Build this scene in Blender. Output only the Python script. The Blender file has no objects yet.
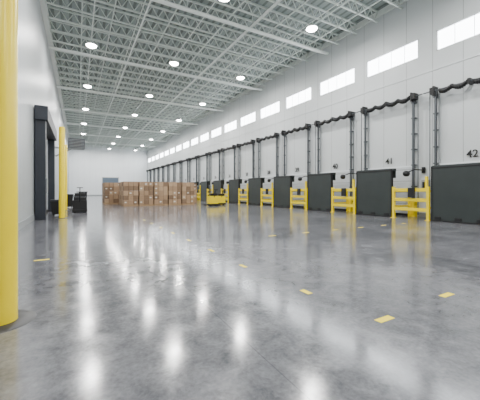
import bpy, math, random
from mathutils import Vector, Matrix
random.seed(4)
S=bpy.context.scene
H=1.35
XL=-1.75; XR=15.2; YB=-12.0; YF=75.0; ZC=11.7
XP=13.5
# ---------------- materials
def mat(name,col,rough=0.5,metal=0.0,var=0.0,scale=3.0,emit=None,es=0,bump=0.0,spec=0.5):
    m=bpy.data.materials.new(name); m.use_nodes=True
    n=m.node_tree.nodes; l=m.node_tree.links; b=n['Principled BSDF']
    b.inputs['Base Color'].default_value=(*col,1); b.inputs['Roughness'].default_value=rough
    b.inputs['Metallic'].default_value=metal; b.inputs['Specular IOR Level'].default_value=spec
    if emit: 
        b.inputs['Emission Color'].default_value=(*emit,1); b.inputs['Emission Strength'].default_value=es
    if var>0 or bump>0:
        tc=n.new('ShaderNodeTexCoord'); nz=n.new('ShaderNodeTexNoise'); nz.inputs['Scale'].default_value=scale; nz.inputs['Detail'].default_value=5
        l.new(tc.outputs['Object'],nz.inputs['Vector'])
        if var>0:
            mx=n.new('ShaderNodeMix'); mx.data_type='RGBA'
            mx.inputs['A'].default_value=(*[max(0,c*(1-var)) for c in col],1); mx.inputs['B'].default_value=(*[min(1,c*(1+var)) for c in col],1)
            l.new(nz.outputs['Fac'],mx.inputs['Factor']); l.new(mx.outputs['Result'],b.inputs['Base Color'])
        if bump>0:
            bp=n.new('ShaderNodeBump'); bp.inputs['Strength'].default_value=bump; bp.inputs['Distance'].default_value=0.02
            l.new(nz.outputs['Fac'],bp.inputs['Height']); l.new(bp.outputs['Normal'],b.inputs['Normal'])
    return m
def panel_mat(name,col,axis,pitch,width,dark,rough=0.4):
    m=mat(name,col,rough); n=m.node_tree.nodes; l=m.node_tree.links; b=n['Principled BSDF']
    tc=n.new('ShaderNodeTexCoord'); sp=n.new('ShaderNodeSeparateXYZ'); l.new(tc.outputs['Object'],sp.inputs[0])
    d=n.new('ShaderNodeMath'); d.operation='DIVIDE'; d.inputs[1].default_value=pitch; l.new(sp.outputs[axis],d.inputs[0])
    f=n.new('ShaderNodeMath'); f.operation='FRACT'; l.new(d.outputs[0],f.inputs[0])
    fac=n.new('ShaderNodeMath'); fac.operation='LESS_THAN'; fac.inputs[1].default_value=width/pitch; l.new(f.outputs[0],fac.inputs[0])
    nz=n.new('ShaderNodeTexNoise'); nz.inputs['Scale'].default_value=0.7; nz.inputs['Detail'].default_value=4; l.new(tc.outputs['Object'],nz.inputs['Vector'])
    mv=n.new('ShaderNodeMix'); mv.data_type='RGBA'; mv.inputs['A'].default_value=(*[c*.92 for c in col],1); mv.inputs['B'].default_value=(*col,1); l.new(nz.outputs['Fac'],mv.inputs['Factor'])
    mx=n.new('ShaderNodeMix'); mx.data_type='RGBA'; l.new(fac.outputs[0],mx.inputs['Factor']); l.new(mv.outputs['Result'],mx.inputs['A'])
    mx.inputs['B'].default_value=(*[c*dark for c in col],1); l.new(mx.outputs['Result'],b.inputs['Base Color'])
    bp=n.new('ShaderNodeBump'); bp.invert=True; bp.inputs['Strength'].default_value=0.5; bp.inputs['Distance'].default_value=0.01
    l.new(fac.outputs[0],bp.inputs['Height']); l.new(bp.outputs['Normal'],b.inputs['Normal'])
    return m
M={}
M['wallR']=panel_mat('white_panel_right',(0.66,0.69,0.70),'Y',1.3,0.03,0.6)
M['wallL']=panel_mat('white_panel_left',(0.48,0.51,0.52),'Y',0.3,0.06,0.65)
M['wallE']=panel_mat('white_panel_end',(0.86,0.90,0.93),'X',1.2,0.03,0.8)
M['deck']=panel_mat('roof_deck',(0.29,0.34,0.325),'X',0.45,0.15,0.5,0.6)
M['joist']=mat('joist_paint',(0.67,0.73,0.69),0.5)
M['pipew']=mat('white_pipe',(0.8,0.84,0.81),0.4)
M['yellow']=mat('safety_yellow',(1.0,0.74,0.0),0.3,var=0.05)
M['tape']=mat('yellow_tape',(1.0,0.78,0.0),0.5)
M['dark']=mat('dock_steel',(0.028,0.036,0.035),0.55,var=0.25,scale=1.5)
M['dark2']=mat('door_frame_charcoal',(0.018,0.022,0.032),0.5)
M['black']=mat('black_rubber',(0.008,0.008,0.009),0.5)
M['track']=mat('galvanised_track',(0.09,0.10,0.11),0.45,metal=0.3)
M['grey']=mat('grey_paint',(0.30,0.32,0.33),0.5)
M['door']=panel_mat('dock_door_white',(0.60,0.63,0.65),'Z',0.6,0.03,0.5)
M['leaf']=panel_mat('roll_door_leaf',(0.40,0.43,0.47),'Z',0.6,0.02,0.6)
M['bdoor']=panel_mat('end_door_blue',(0.10,0.14,0.19),'Z',0.6,0.04,0.6)
M['win']=mat('frosted_window',(0.9,0.95,1),0.3,emit=(0.93,0.97,1.0),es=12.0)
M['frame']=mat('window_frame',(0.75,0.78,0.8),0.4)
M['lens']=mat('lamp_lens',(1,1,1),0.3,emit=(1,0.98,0.93),es=60)
M['wood']=mat('pallet_wood',(0.36,0.23,0.12),0.8,var=0.2)
M['cb1']=mat('cardboard_a',(0.36,0.235,0.14),0.8,var=0.12)
M['cb2']=mat('cardboard_b',(0.22,0.14,0.085),0.8,var=0.12)
M['cb3']=mat('cardboard_c',(0.44,0.30,0.185),0.8,var=0.12)
M['label']=mat('white_label',(0.7,0.68,0.62),0.6)
M['num']=mat('number_paint',(0.015,0.015,0.015),0.5)
M['collar']=mat('column_sealant',(0.03,0.03,0.035),0.45,var=0.3,scale=8)
# floor
def floor_mat():
    m=bpy.data.materials.new('polished_concrete'); m.use_nodes=True
    n=m.node_tree.nodes; l=m.node_tree.links; b=n['Principled BSDF']
    tc=n.new('ShaderNodeTexCoord')
    def noise(s,d,r=0.5,dist=0):
        z=n.new('ShaderNodeTexNoise'); z.inputs['Scale'].default_value=s; z.inputs['Detail'].default_value=d; z.inputs['Roughness'].default_value=r; z.inputs['Distortion'].default_value=dist
        l.new(tc.outputs['Object'],z.inputs['Vector']); return z
    n1=noise(0.5,6,0.6,.6); n2=noise(4.0,10,0.75,.4); n3=noise(30,3)
    a=n.new('ShaderNodeMath'); a.operation='MULTIPLY'; a.inputs[1].default_value=0.42; l.new(n1.outputs['Fac'],a.inputs[0])
    c=n.new('ShaderNodeMath'); c.operation='MULTIPLY_ADD'; c.inputs[1].default_value=0.43; l.new(n2.outputs['Fac'],c.inputs[0]); l.new(a.outputs[0],c.inputs[2])
    e=n.new('ShaderNodeMath'); e.operation='MULTIPLY_ADD'; e.inputs[1].default_value=0.15; l.new(n3.outputs['Fac'],e.inputs[0]); l.new(c.outputs[0],e.inputs[2])
    cr=n.new('ShaderNodeValToRGB'); cr.color_ramp.elements[0].position=0.39; cr.color_ramp.elements[0].color=(0.068,0.07,0.079,1)
    cr.color_ramp.elements[1].position=0.63; cr.color_ramp.elements[1].color=(0.235,0.235,0.257,1); l.new(e.outputs[0],cr.inputs[0])
    sp=n.new('ShaderNodeSeparateXYZ'); l.new(tc.outputs['Object'],sp.inputs[0])
    def line(ax,p,w,o):
        ad=n.new('ShaderNodeMath'); ad.operation='ADD'; ad.inputs[1].default_value=o; l.new(sp.outputs[ax],ad.inputs[0])
        d=n.new('ShaderNodeMath'); d.operation='DIVIDE'; d.inputs[1].default_value=p; l.new(ad.outputs[0],d.inputs[0])
        f=n.new('ShaderNodeMath'); f.operation='FRACT'; l.new(d.outputs[0],f.inputs[0])
        q=n.new('ShaderNodeMath'); q.operation='LESS_THAN'; q.inputs[1].default_value=w/p; l.new(f.outputs[0],q.inputs[0]); return q
    x=line('X',4.1,0.01,19.2); y=line('Y',4.1,0.01,20.9)
    mm=n.new('ShaderNodeMath'); mm.operation='MAXIMUM'; l.new(x.outputs[0],mm.inputs[0]); l.new(y.outputs[0],mm.inputs[1])
    ms=n.new('ShaderNodeMath'); ms.operation='MULTIPLY'; ms.inputs[1].default_value=0.4; l.new(mm.outputs[0],ms.inputs[0])
    mx=n.new('ShaderNodeMix'); mx.data_type='RGBA'; l.new(ms.outputs[0],mx.inputs['Factor']); l.new(cr.outputs['Color'],mx.inputs['A']); mx.inputs['B'].default_value=(0.03,0.03,0.04,1)
    l.new(mx.outputs['Result'],b.inputs['Base Color'])
    mr=n.new('ShaderNodeMapRange'); mr.inputs['To Min'].default_value=0.09; mr.inputs['To Max'].default_value=0.20; mr.inputs['From Min'].default_value=.3; mr.inputs['From Max'].default_value=.7
    l.new(n2.outputs['Fac'],mr.inputs['Value']); l.new(mr.outputs[0],b.inputs['Roughness'])
    b.inputs['Specular IOR Level'].default_value=0.95
    bp=n.new('ShaderNodeBump'); bp.inputs['Strength'].default_value=0.03; bp.inputs['Distance'].default_value=0.01
    l.new(n2.outputs['Fac'],bp.inputs['Height']); l.new(bp.outputs['Normal'],b.inputs['Normal'])
    return m
M['floor']=floor_mat()
# ---------------- builder
class B:
    def __init__(s,name,o=(0,0,0)): s.n=name; s.o=Vector(o); s.v=[]; s.f=[]; s.m=[]; s.ms=[]; s.sm=[]
    def mi(s,k):
        if k not in s.ms: s.ms.append(k)
        return s.ms.index(k)
    def add(s,vs,fs,k,sm=False):
        b=len(s.v); s.v+= [tuple(Vector(v)-s.o) for v in vs]; i=s.mi(k)
        for f in fs: s.f.append([b+j for j in f]); s.m.append(i); s.sm.append(sm)
    def box(s,x0,x1,y0,y1,z0,z1,k):
        vs=[(x,y,z) for z in(z0,z1) for y in(y0,y1) for x in(x0,x1)]
        s.add(vs,[(0,2,3,1),(4,5,7,6),(0,1,5,4),(2,6,7,3),(0,4,6,2),(1,3,7,5)],k)
    def beam(s,p,q,w,k,n=4):
        p=Vector(p);q=Vector(q);d=(q-p).normalized()
        u=d.cross(Vector((0,0,1)) if abs(d.z)<.9 else Vector((1,0,0))).normalized(); t=d.cross(u)
        vs=[];off=math.pi/4 if n==4 else 0
        for c in(p,q):
            for i in range(n):
                a=2*math.pi*i/n+off; r=w*(.7071 if n==4 else .5)
                vs.append(c+u*math.cos(a)*r+t*math.sin(a)*r)
        fs=[(i,(i+1)%n,n+(i+1)%n,n+i) for i in range(n)]
        s.add(vs,fs,k,n>4); s.add(vs[:n],[tuple(range(n))[::-1]],k); s.add(vs[n:],[tuple(range(n))],k)
    def lathe(s,c,prof,k,axis='Z',n=24,path=None):
        vs=[]
        for r,h in prof:
            dz=path(h) if path else 0
            for i in range(n):
                a=2*math.pi*i/n; x,y=r*math.cos(a),r*math.sin(a)
                vs.append({'Z':(c[0]+x,c[1]+y,c[2]+h),'Y':(c[0]+x,c[1]+h,c[2]-y+dz),'X':(c[0]+h,c[1]+x,c[2]+y)}[axis])
        fs=[(j*n+i,j*n+(i+1)%n,(j+1)*n+(i+1)%n,(j+1)*n+i) for j in range(len(prof)-1) for i in range(n)]
        s.add(vs,fs,k,True)
        L=len(prof)-1
        if prof[0][0]>1e-4: s.add(vs[:n],[tuple(range(n))[::-1]],k)
        if prof[L][0]>1e-4: s.add(vs[L*n:],[tuple(range(n))],k)
    def done(s,parent=None,bevel=0):
        me=bpy.data.meshes.new(s.n); me.from_pydata(s.v,[],s.f)
        for k in s.ms: me.materials.append(M[k])
        for i,p in enumerate(me.polygons): p.material_index=s.m[i]; p.use_smooth=s.sm[i]
        me.update(); o=bpy.data.objects.new(s.n,me); S.collection.objects.link(o); o.location=s.o
        if bevel:
            b=o.modifiers.new('bevel','BEVEL'); b.width=bevel; b.segments=2; b.limit_method='ANGLE'
        if parent: o.parent=parent; o.location=s.o-parent.location
        return o
def simple(name,x0,x1,y0,y1,z0,z1,k,o=(0,0,0)):
    b=B(name,o); b.box(x0,x1,y0,y1,z0,z1,k); return b.done()
# ---------------- room
simple('floor',XL-.3,XR+.3,YB-.3,YF+.3,-.3,0,'floor')
simple('ceiling',XL-.3,XR+.3,YB-.3,YF+.3,ZC,ZC+.3,'deck')
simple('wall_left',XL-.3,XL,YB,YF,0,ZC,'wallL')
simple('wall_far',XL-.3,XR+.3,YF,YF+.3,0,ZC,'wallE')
simple('wall_back',XL-.3,XR+.3,YB-.3,YB,0,ZC,'wallE')
PW=3.9; ZW0,ZW1=8.10,9.10
wins=[8.5+PW*k for k in range(-5,17)]
wins=[w for w in wins if w>YB+.5 and w+2.95<YF-.3]
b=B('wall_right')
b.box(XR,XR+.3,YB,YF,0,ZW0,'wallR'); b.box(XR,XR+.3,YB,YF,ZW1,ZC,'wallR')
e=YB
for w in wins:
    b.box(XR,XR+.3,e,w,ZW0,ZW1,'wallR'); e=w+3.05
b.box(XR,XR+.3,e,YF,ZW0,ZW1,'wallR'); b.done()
for i,w in enumerate(wins):
    b=B('window_%d'%(i+1),(XR+.1,w+1.5,8.6))
    b.box(XR+.10,XR+.13,w+.03,w+3.02,ZW0+.03,ZW1-.03,'win')
    for (a,c) in((w,w+.05),(w+3.0,w+3.05)): b.box(XR+.02,XR+.15,a,c,ZW0,ZW1,'frame')
    for (a,c) in((ZW0,ZW0+.05),(ZW1-.05,ZW1)): b.box(XR+.02,XR+.15,w,w+3.05,a,c,'frame')
    for t in(.25,.5,.75): b.box(XR+.08,XR+.11,w+3.05*t-.012,w+3.05*t+.012,ZW0,ZW1,'frame')
    b.done()
b=B('trim_1'); b.box(XR-.06,XR,YB,YF,ZC-.35,ZC,'pipew'); b.done()
b=B('trim_2'); b.box(XL,XL+.25,YB,YF,ZC-.5,ZC,'pipew'); b.done()
b=B('trim_3'); b.box(XR-.03,XR-.001,YB,YF,7.2,7.24,'frame'); b.done()
simple('baseboard_right',XR-.03,XR,YB,YF,0,.2,'grey')
simple('baseboard_left',XL,XL+.03,YB,YF,0,.25,'grey')
simple('baseboard_far',XL+.1,XR-.1,YF-.03,YF,0,.25,'grey')
# ---------------- ceiling structure
b=B('roof_joists')
y=-11.0
A0,A1=XL+.27,XR-.08
while y<YF-.5:
    zt=ZC-.03; zb=ZC-.62
    b.box(A0,A1,y-.05,y+.05,zt-.06,zt+.02,'joist')
    b.box(A0,A1,y-.05,y+.05,zb-.06,zb,'joist')
    n=26; dx=(A1-A0)/n
    for i in range(n):
        x0=A0+i*dx
        b.beam((x0,y,zt-.05),(x0+dx/2,y,zb),.04,'joist'); b.beam((x0+dx/2,y,zb),(x0+dx,y,zt-.05),.04,'joist')
    y+=1.45
for x in(.2,1.7,3.0,4.6,7.4,9.0,10.2,12.0,13.4):
    b.box(x-.025,x+.025,YB+.02,YF-.02,ZC-.74,ZC-.68,'joist')
b.done()
b=B('sprinkler_pipes')
for x in(3.2,8.8):
    b.beam((x,YB+.05,ZC-.82),(x,YF-.05,ZC-.82),.09,'pipew',8)
for y in(-2,6.3,14.6,22.9,31.2,39.5,47.8,56.1,64.4):
    b.beam((XL+.05,y,ZC-.9),(XR-.05,y,ZC-.9),.2,'pipew',8)
    for x in(1,5,9,13): b.beam((x,y,ZC-.9),(x,y,ZC-.01),.03,'joist')
b.done()
b=B('electrical_conduit')
for x in(.75,6.1,11.65): b.beam((x,YB+.05,ZC-.77),(x,YF-.05,ZC-.77),.05,'pipew',6)
b.done()
# ---------------- lights
ZL=10.55
for k in range(-2,8):
    for x in(.75,6.1,11.65):
        y=12.45+8.3*k
        b=B('high_bay_light',(x,y,ZL))
        b.lathe((x,y,ZL),[(.0,.34),(.09,.34),(.11,.2),(.18,.16),(.31,.06),(.33,.0),(.31,.0)],'pipew')
        b.lathe((x,y,ZL),[(.0,-.10),(.2,-.09),(.29,-.03),(.31,.005)],'lens')
        b.beam((x,y,ZL+.3),(x,y,ZC-.8),.03,'grey',6)
        o=b.done()
        ld=bpy.data.lights.new('lamp','AREA'); ld.shape='DISK'; ld.size=.5; ld.energy=375; ld.color=(1,.985,.96)
        lo=bpy.data.objects.new('lamp',ld); S.collection.objects.link(lo); lo.parent=o; lo.location=(0,0,-.11)
# ---------------- docks
W=XR-.04
def spring(b,x,y0,y1,z,r=.085,sag=.1):
    L=y1-y0; n=int(L/.09); pr=[(.03,0)]
    for i in range(n): 
        pr.append((r,(i+.15)*.09)); pr.append((r,(i+.55)*.09)); pr.append((r*.6,(i+.65)*.09)); pr.append((r*.6,(i+.95)*.09))
    b.lathe((x,y0,z),pr,'black','Y',10,path=lambda h:-sag*abs(math.sin(2*math.pi*h/L))-.02)
for k in range(-4,17):
    yc=10.05+PW*k
    if yc+2>YF or yc-2<YB: continue
    ya,yb=yc-1.42,yc+1.42
    d=B('dock_door',(W-.1,yc,0))
    d.box(W-.10,W-.03,ya,yb,0.02,2.55,'door')
    d.box(W-.12,W-.05,ya+.1,yb-.1,0,.12,'black')
    d.box(W-.05,W,ya-.1,yb+.1,2.55,2.62,'frame')
    for s,yy in((-1,ya),(1,yb)):
        d.box(W-.22,W-.12,yy-.04,yy+.04,0,6.15,'track')
        d.box(W-.10,W,yy-.1*s-.02,yy-.1*s+.02,0,6.0,'grey')
        d.beam((W-.2,yy+.25*s,0.1),(W-.2,yy+.25*s,6.0+.25*(s>0)),.045,'track',6)
        for z in(.6,1.5,2.6,3.4,4.2,5.0,5.8): d.box(W-.2,W,yy-.1,yy+.1,z,z+.06,'track')
        d.box(W-.42,W,yy-.03,yy+.03,5.85,6.3,'black')
        d.box(W-.4,W-.02,yy+.08*s-.09,yy+.08*s+.09,5.95,6.25,'black')
        d.box(W-.3,W,yy-.1,yy+.1,0,.9,'yellow')
    d.beam((W-.28,ya-.5,6.1),(W-.28,yb+.5,6.1),.06,'track',8)
    spring(d,W-.28,ya+.12,yc-.05,6.12,.12,.12); spring(d,W-.28,yc+.05,yb-.12,6.12,.12,.12)
    d.box(W-.36,W,yc-.05,yc+.05,5.98,6.22,'black')
    d.box(W-.18,W,yb+.38,yb+.66,1.35,1.85,'grey'); d.box(W-.2,W-.18,yb+.44,yb+.6,1.45,1.75,'black')
    do=d.done()
    t=bpy.data.curves.new('number_sign','FONT'); t.body=str(41-k if 41-k>0 else 1); t.size=.46; t.extrude=.005; t.offset=.008; t.align_x='CENTER'
    t.materials.append(M['num']); to=bpy.data.objects.new('number_sign',t); S.collection.objects.link(to)
    to.parent=do; to.location=(.085,0,2.8); to.rotation_euler=(math.pi/2,0,-math.pi/2)
    a=B('dock_loading_light',(W,ya-.42,2.4))
    a.box(W-.05,W,ya-.5,ya-.34,2.2,2.5,'black'); a.beam((W-.05,ya-.42,2.35),(W-.8,ya-.42,2.35),.05,'black'); a.beam((W-.8,ya-.42,2.35),(W-1.1,ya-.2,2.2),.05,'black')
    a.lathe((W-1.25,ya-.2,2.15),[(.05,0),(.14,.06),(.14,.22),(.04,.3)],'black','X',12); a.done()
    py0,py1=yc-1.19,yc+.83
    L=B('dock_leveler',(XP,yc-.18,0))
    L.box(XP,XP+.12,py0,py1,.05,2.4,'dark')
    L.box(XP-.05,XP+.2,py0-.03,py1+.03,0,.06,'black')
    for i in range(6):
        yy=py0+.1+i*(py1-py0-.2)/5; L.box(XP+.12,XP+.26,yy-.03,yy+.03,.1,2.2,'dark')
    L.box(XP+.1,XP+.42,py0,py1,2.3,2.42,'dark')
    L.box(XP+.36,XP+.42,py0+.02,py1-.02,1.95,2.4,'dark')
    for yy in(py0+.25,yc-.18,py1-.25):
        L.box(XP-.03,XP,yy-.12,yy+.12,.06,.2,'black')
    for yy in(py0,py1): L.box(XP-.012,XP+.13,yy-.03,yy+.03,.06,2.38,'black')
    L.box(XP-.012,XP,py0,py1,2.28,2.34,'black')
    L.beam((XP+.3,yc,0.1),(XP+.25,yc,1.4),.1,'track',8)
    L.done(bevel=.01)
    g0,g1=py1+.14,py1+PW-2.02-.14
    G=B('guard_rail',(XP,(g0+g1)/2,0))
    for yy in(g0,g1):
        G.box(XP-.06,XP+.06,yy-.06,yy+.06,0,1.5,'yellow'); G.box(XP-.12,XP+.12,yy-.1,yy+.1,0,.02,'yellow')
        G.box(XR-.47,XR-.40,yy-.05,yy+.05,0,1.35,'yellow')
        for z in(.5,1.25): G.box(XP+.05,XR-.42,yy-.03,yy+.03,z,z+.1,'yellow')
    for z in(.38,.82,1.28): G.box(XP-.04,XP+.04,g0,g1,z,z+.15,'yellow')
    G.box(XP-.05,XP+.05,g0+.02,g0+.12,1.4,1.95,'yellow')
    G.box(XP-.12,XP-.04,g0+.55,g0+.85,1.0,1.45,'black')
    G.done(bevel=.008)
# ---------------- left side
def column(x,y,h,r):
    b=B('yellow_pipe_column',(x,y,0)); b.lathe((x,y,0),[(r,0),(r,h-.1),(r*.85,h-.03),(0.0,h)],'yellow',n=40)
    b.lathe((x,y,0),[(r+.16,0.0),(r+.15,.008),(r,.012)],'collar',n=40)
    b.done()
column(-.69,3.78,4.4,.142)
column(-.67,16.3,4.4,.13)
column(-.75,22.6,4.4,.13)
R=B('roll_up_door',(XL+.04,19.1,0))
X0=XL+.035
R.box(X0,XL+.45,16.0,16.45,0,4.6,'dark2'); R.box(X0,XL+.45,21.9,22.3,0,4.6,'dark2')
R.box(X0,XL+.55,15.9,22.4,4.55,5.2,'dark2'); R.box(X0,XL+.1,16.45,21.9,0,4.55,'leaf')
R.box(XL+.1,XL+.14,16.45,21.9,0,.15,'black')
R.box(XL+.45,XL+.52,16.1,16.35,1.2,1.9,'grey'); R.done(bevel=.02)
U=B('unit_heater',(-.1,30,5.5))
U.box(-.75,.55,29.6,30.4,5.1,5.95,'dark2'); U.lathe((-.1,29.6,5.52),[(.36,-.03),(.36,.0)],'black','Y',20)
for i in range(6): U.box(-.7,.5,29.56,29.6,5.15+i*.13,5.19+i*.13,'grey')
for yy in(29.7,30.3):
    U.box(XL+.005,.5,yy-.04,yy+.04,5.02,5.1,'grey'); U.beam((XL+.03,yy,4.3),(-.5,yy,5.05),.06,'grey')
U.done()
def truck(x,y,body,name,h=1.1):
    b=B(name,(x,y,0))
    b.box(x-.38,x+.38,y-.3,y+.25,.12,h*.68,body); b.box(x-.32,x+.32,y-.25,y+.1,h*.68,h*.85,'black')
    b.box(x-.40,x+.40,y-.34,y+.28,.05,.2,'black')
    for s in(-1,1):
        b.box(x+s*.27-.09,x+s*.27+.09,y+.25,y+1.4,.06,.13,'black')
        b.lathe((x+s*.3-.04,y-.1,.1),[(.1,0),(.1,.08)],'black','X',14); b.lathe((x+s*.27-.03,y+1.2,.05),[(.05,0),(.05,.06)],'black','X',12)
    b.beam((x,y-.3,h*.6),(x,y-.62,h*1.12),.06,'black',8); b.beam((x-.18,y-.62,h*1.12),(x+.18,y-.62,h*1.12),.05,'black',8)
    b.done(bevel=.015)
truck(.1,19.8,'black','pallet_truck')
truck(.12,22.9,'dark2','pallet_truck',1.35)
truck(9.9,22.4,'yellow','electric_pallet_truck',1.25)
truck(11.1,23.5,'yellow','electric_pallet_truck',1.2)
for (x,y,h) in((-.62,26.0,1.0),(.35,26.6,1.2),(-.95,18.3,.8)):
    b=B('waste_bin',(x,y,0)); s=.3
    vs=[(x-s*.8,y-s*.8,.06),(x+s*.8,y-s*.8,.06),(x+s*.8,y+s*.8,.06),(x-s*.8,y+s*.8,.06),(x-s,y-s,h),(x+s,y-s,h),(x+s,y+s,h),(x-s,y+s,h)]
    b.add(vs,[(3,2,1,0),(4,5,6,7),(0,1,5,4),(1,2,6,5),(2,3,7,6),(3,0,4,7)],'black')
    b.box(x-s-.03,x+s+.03,y-s-.03,y+s+.03,h-.04,h+.03,'dark2'); b.beam((x-s,y-s-.07,h-.06),(x+s,y-s-.07,h-.06),.03,'black',8)
    for q in(-1,1): 
        for t in(-1,1): b.lathe((x+q*.18-.02,y+t*.18,.05),[(.05,0),(.05,.04)],'black','X',10)
    b.done(bevel=.01)
# ---------------- pallets
def pallet(x,y,layers=5,w=1.16,d=1.0):
    b=B('pallet_of_boxes',(x,y,0))
    for i in range(3): b.box(x-w/2,x+w/2,y-d/2+i*(d-.1)/2,y-d/2+.1+i*(d-.1)/2,0,.1,'wood')
    for i in range(6): b.box(x-w/2+i*(w-.12)/5,x-w/2+.12+i*(w-.12)/5,y-d/2,y+d/2,.1,.135,'wood')
    nx,ny=3,2; h=.385
    for z in range(layers):
        for i in range(nx):
            for j in range(ny):
                bx=x-w/2+i*w/nx; by=y-d/2+j*d/ny; bz=.135+z*h; r=lambda:random.uniform(.004,.02)
                b.box(bx+r(),bx+w/nx-r(),by+r(),by+d/ny-r(),bz,bz+h-.015,random.choice(['cb1','cb2','cb3','cb1']))
                if j==0 and random.random()<.35: b.box(bx+.08,bx+.22,by+.0,by+.02,bz+.14,bz+.24,'label')
    b.done()
for i in range(5):
    for j in range(3): pallet(3.85+i*1.24,25.9+j*1.15)
for j in range(3):
    pallet(2.75,30.2+j*1.15); 
    if j: pallet(3.98,30.2+j*1.15)
for i in range(3): pallet(10.6,30+i*1.2)
F=B('door_1',(6.8,YF-.05,0)); f=YF-.035
F.box(5.1,8.4,f-.06,f,0,4.2,'bdoor'); 
F.box(4.95,5.1,f-.12,f,0,4.35,'grey');F.box(8.4,8.55,f-.12,f,0,4.35,'grey');F.box(4.95,8.55,f-.12,f,4.2,4.35,'grey'); F.done()
T=B('floor_tape_marks',(0,0,0))
def tape(x,y,dx,dy): T.box(x-dx/2,x+dx/2,y-dy/2,y+dy/2,0,.002,'tape')
tape(2.80,1.91,.23,.08); tape(4.14,1.96,.24,.08); tape(2.64,2.93,.08,.17)
tape(2.56,4.47,.07,.2); tape(-.61,6.75,.25,.08)
for i in range(3,9): tape(2.6,4.47+1.5*(i-2),.07,.25)
for i in range(6): tape(5.0+i*1.3,7.0,.25,.07)
T.done()
w=bpy.data.worlds.new('World'); S.world=w; w.use_nodes=True
w.node_tree.nodes['Background'].inputs[0].default_value=(.8,.9,1,1); w.node_tree.nodes['Background'].inputs[1].default_value=1
c=bpy.data.cameras.new('camera'); co=bpy.data.objects.new('camera',c); S.collection.objects.link(co)
co.location=(0,0,H); co.rotation_euler=(math.pi/2,0,-math.radians(29.2))
c.sensor_width=36; c.lens=21.75; c.shift_y=-10/480; c.clip_end=300
S.camera=co
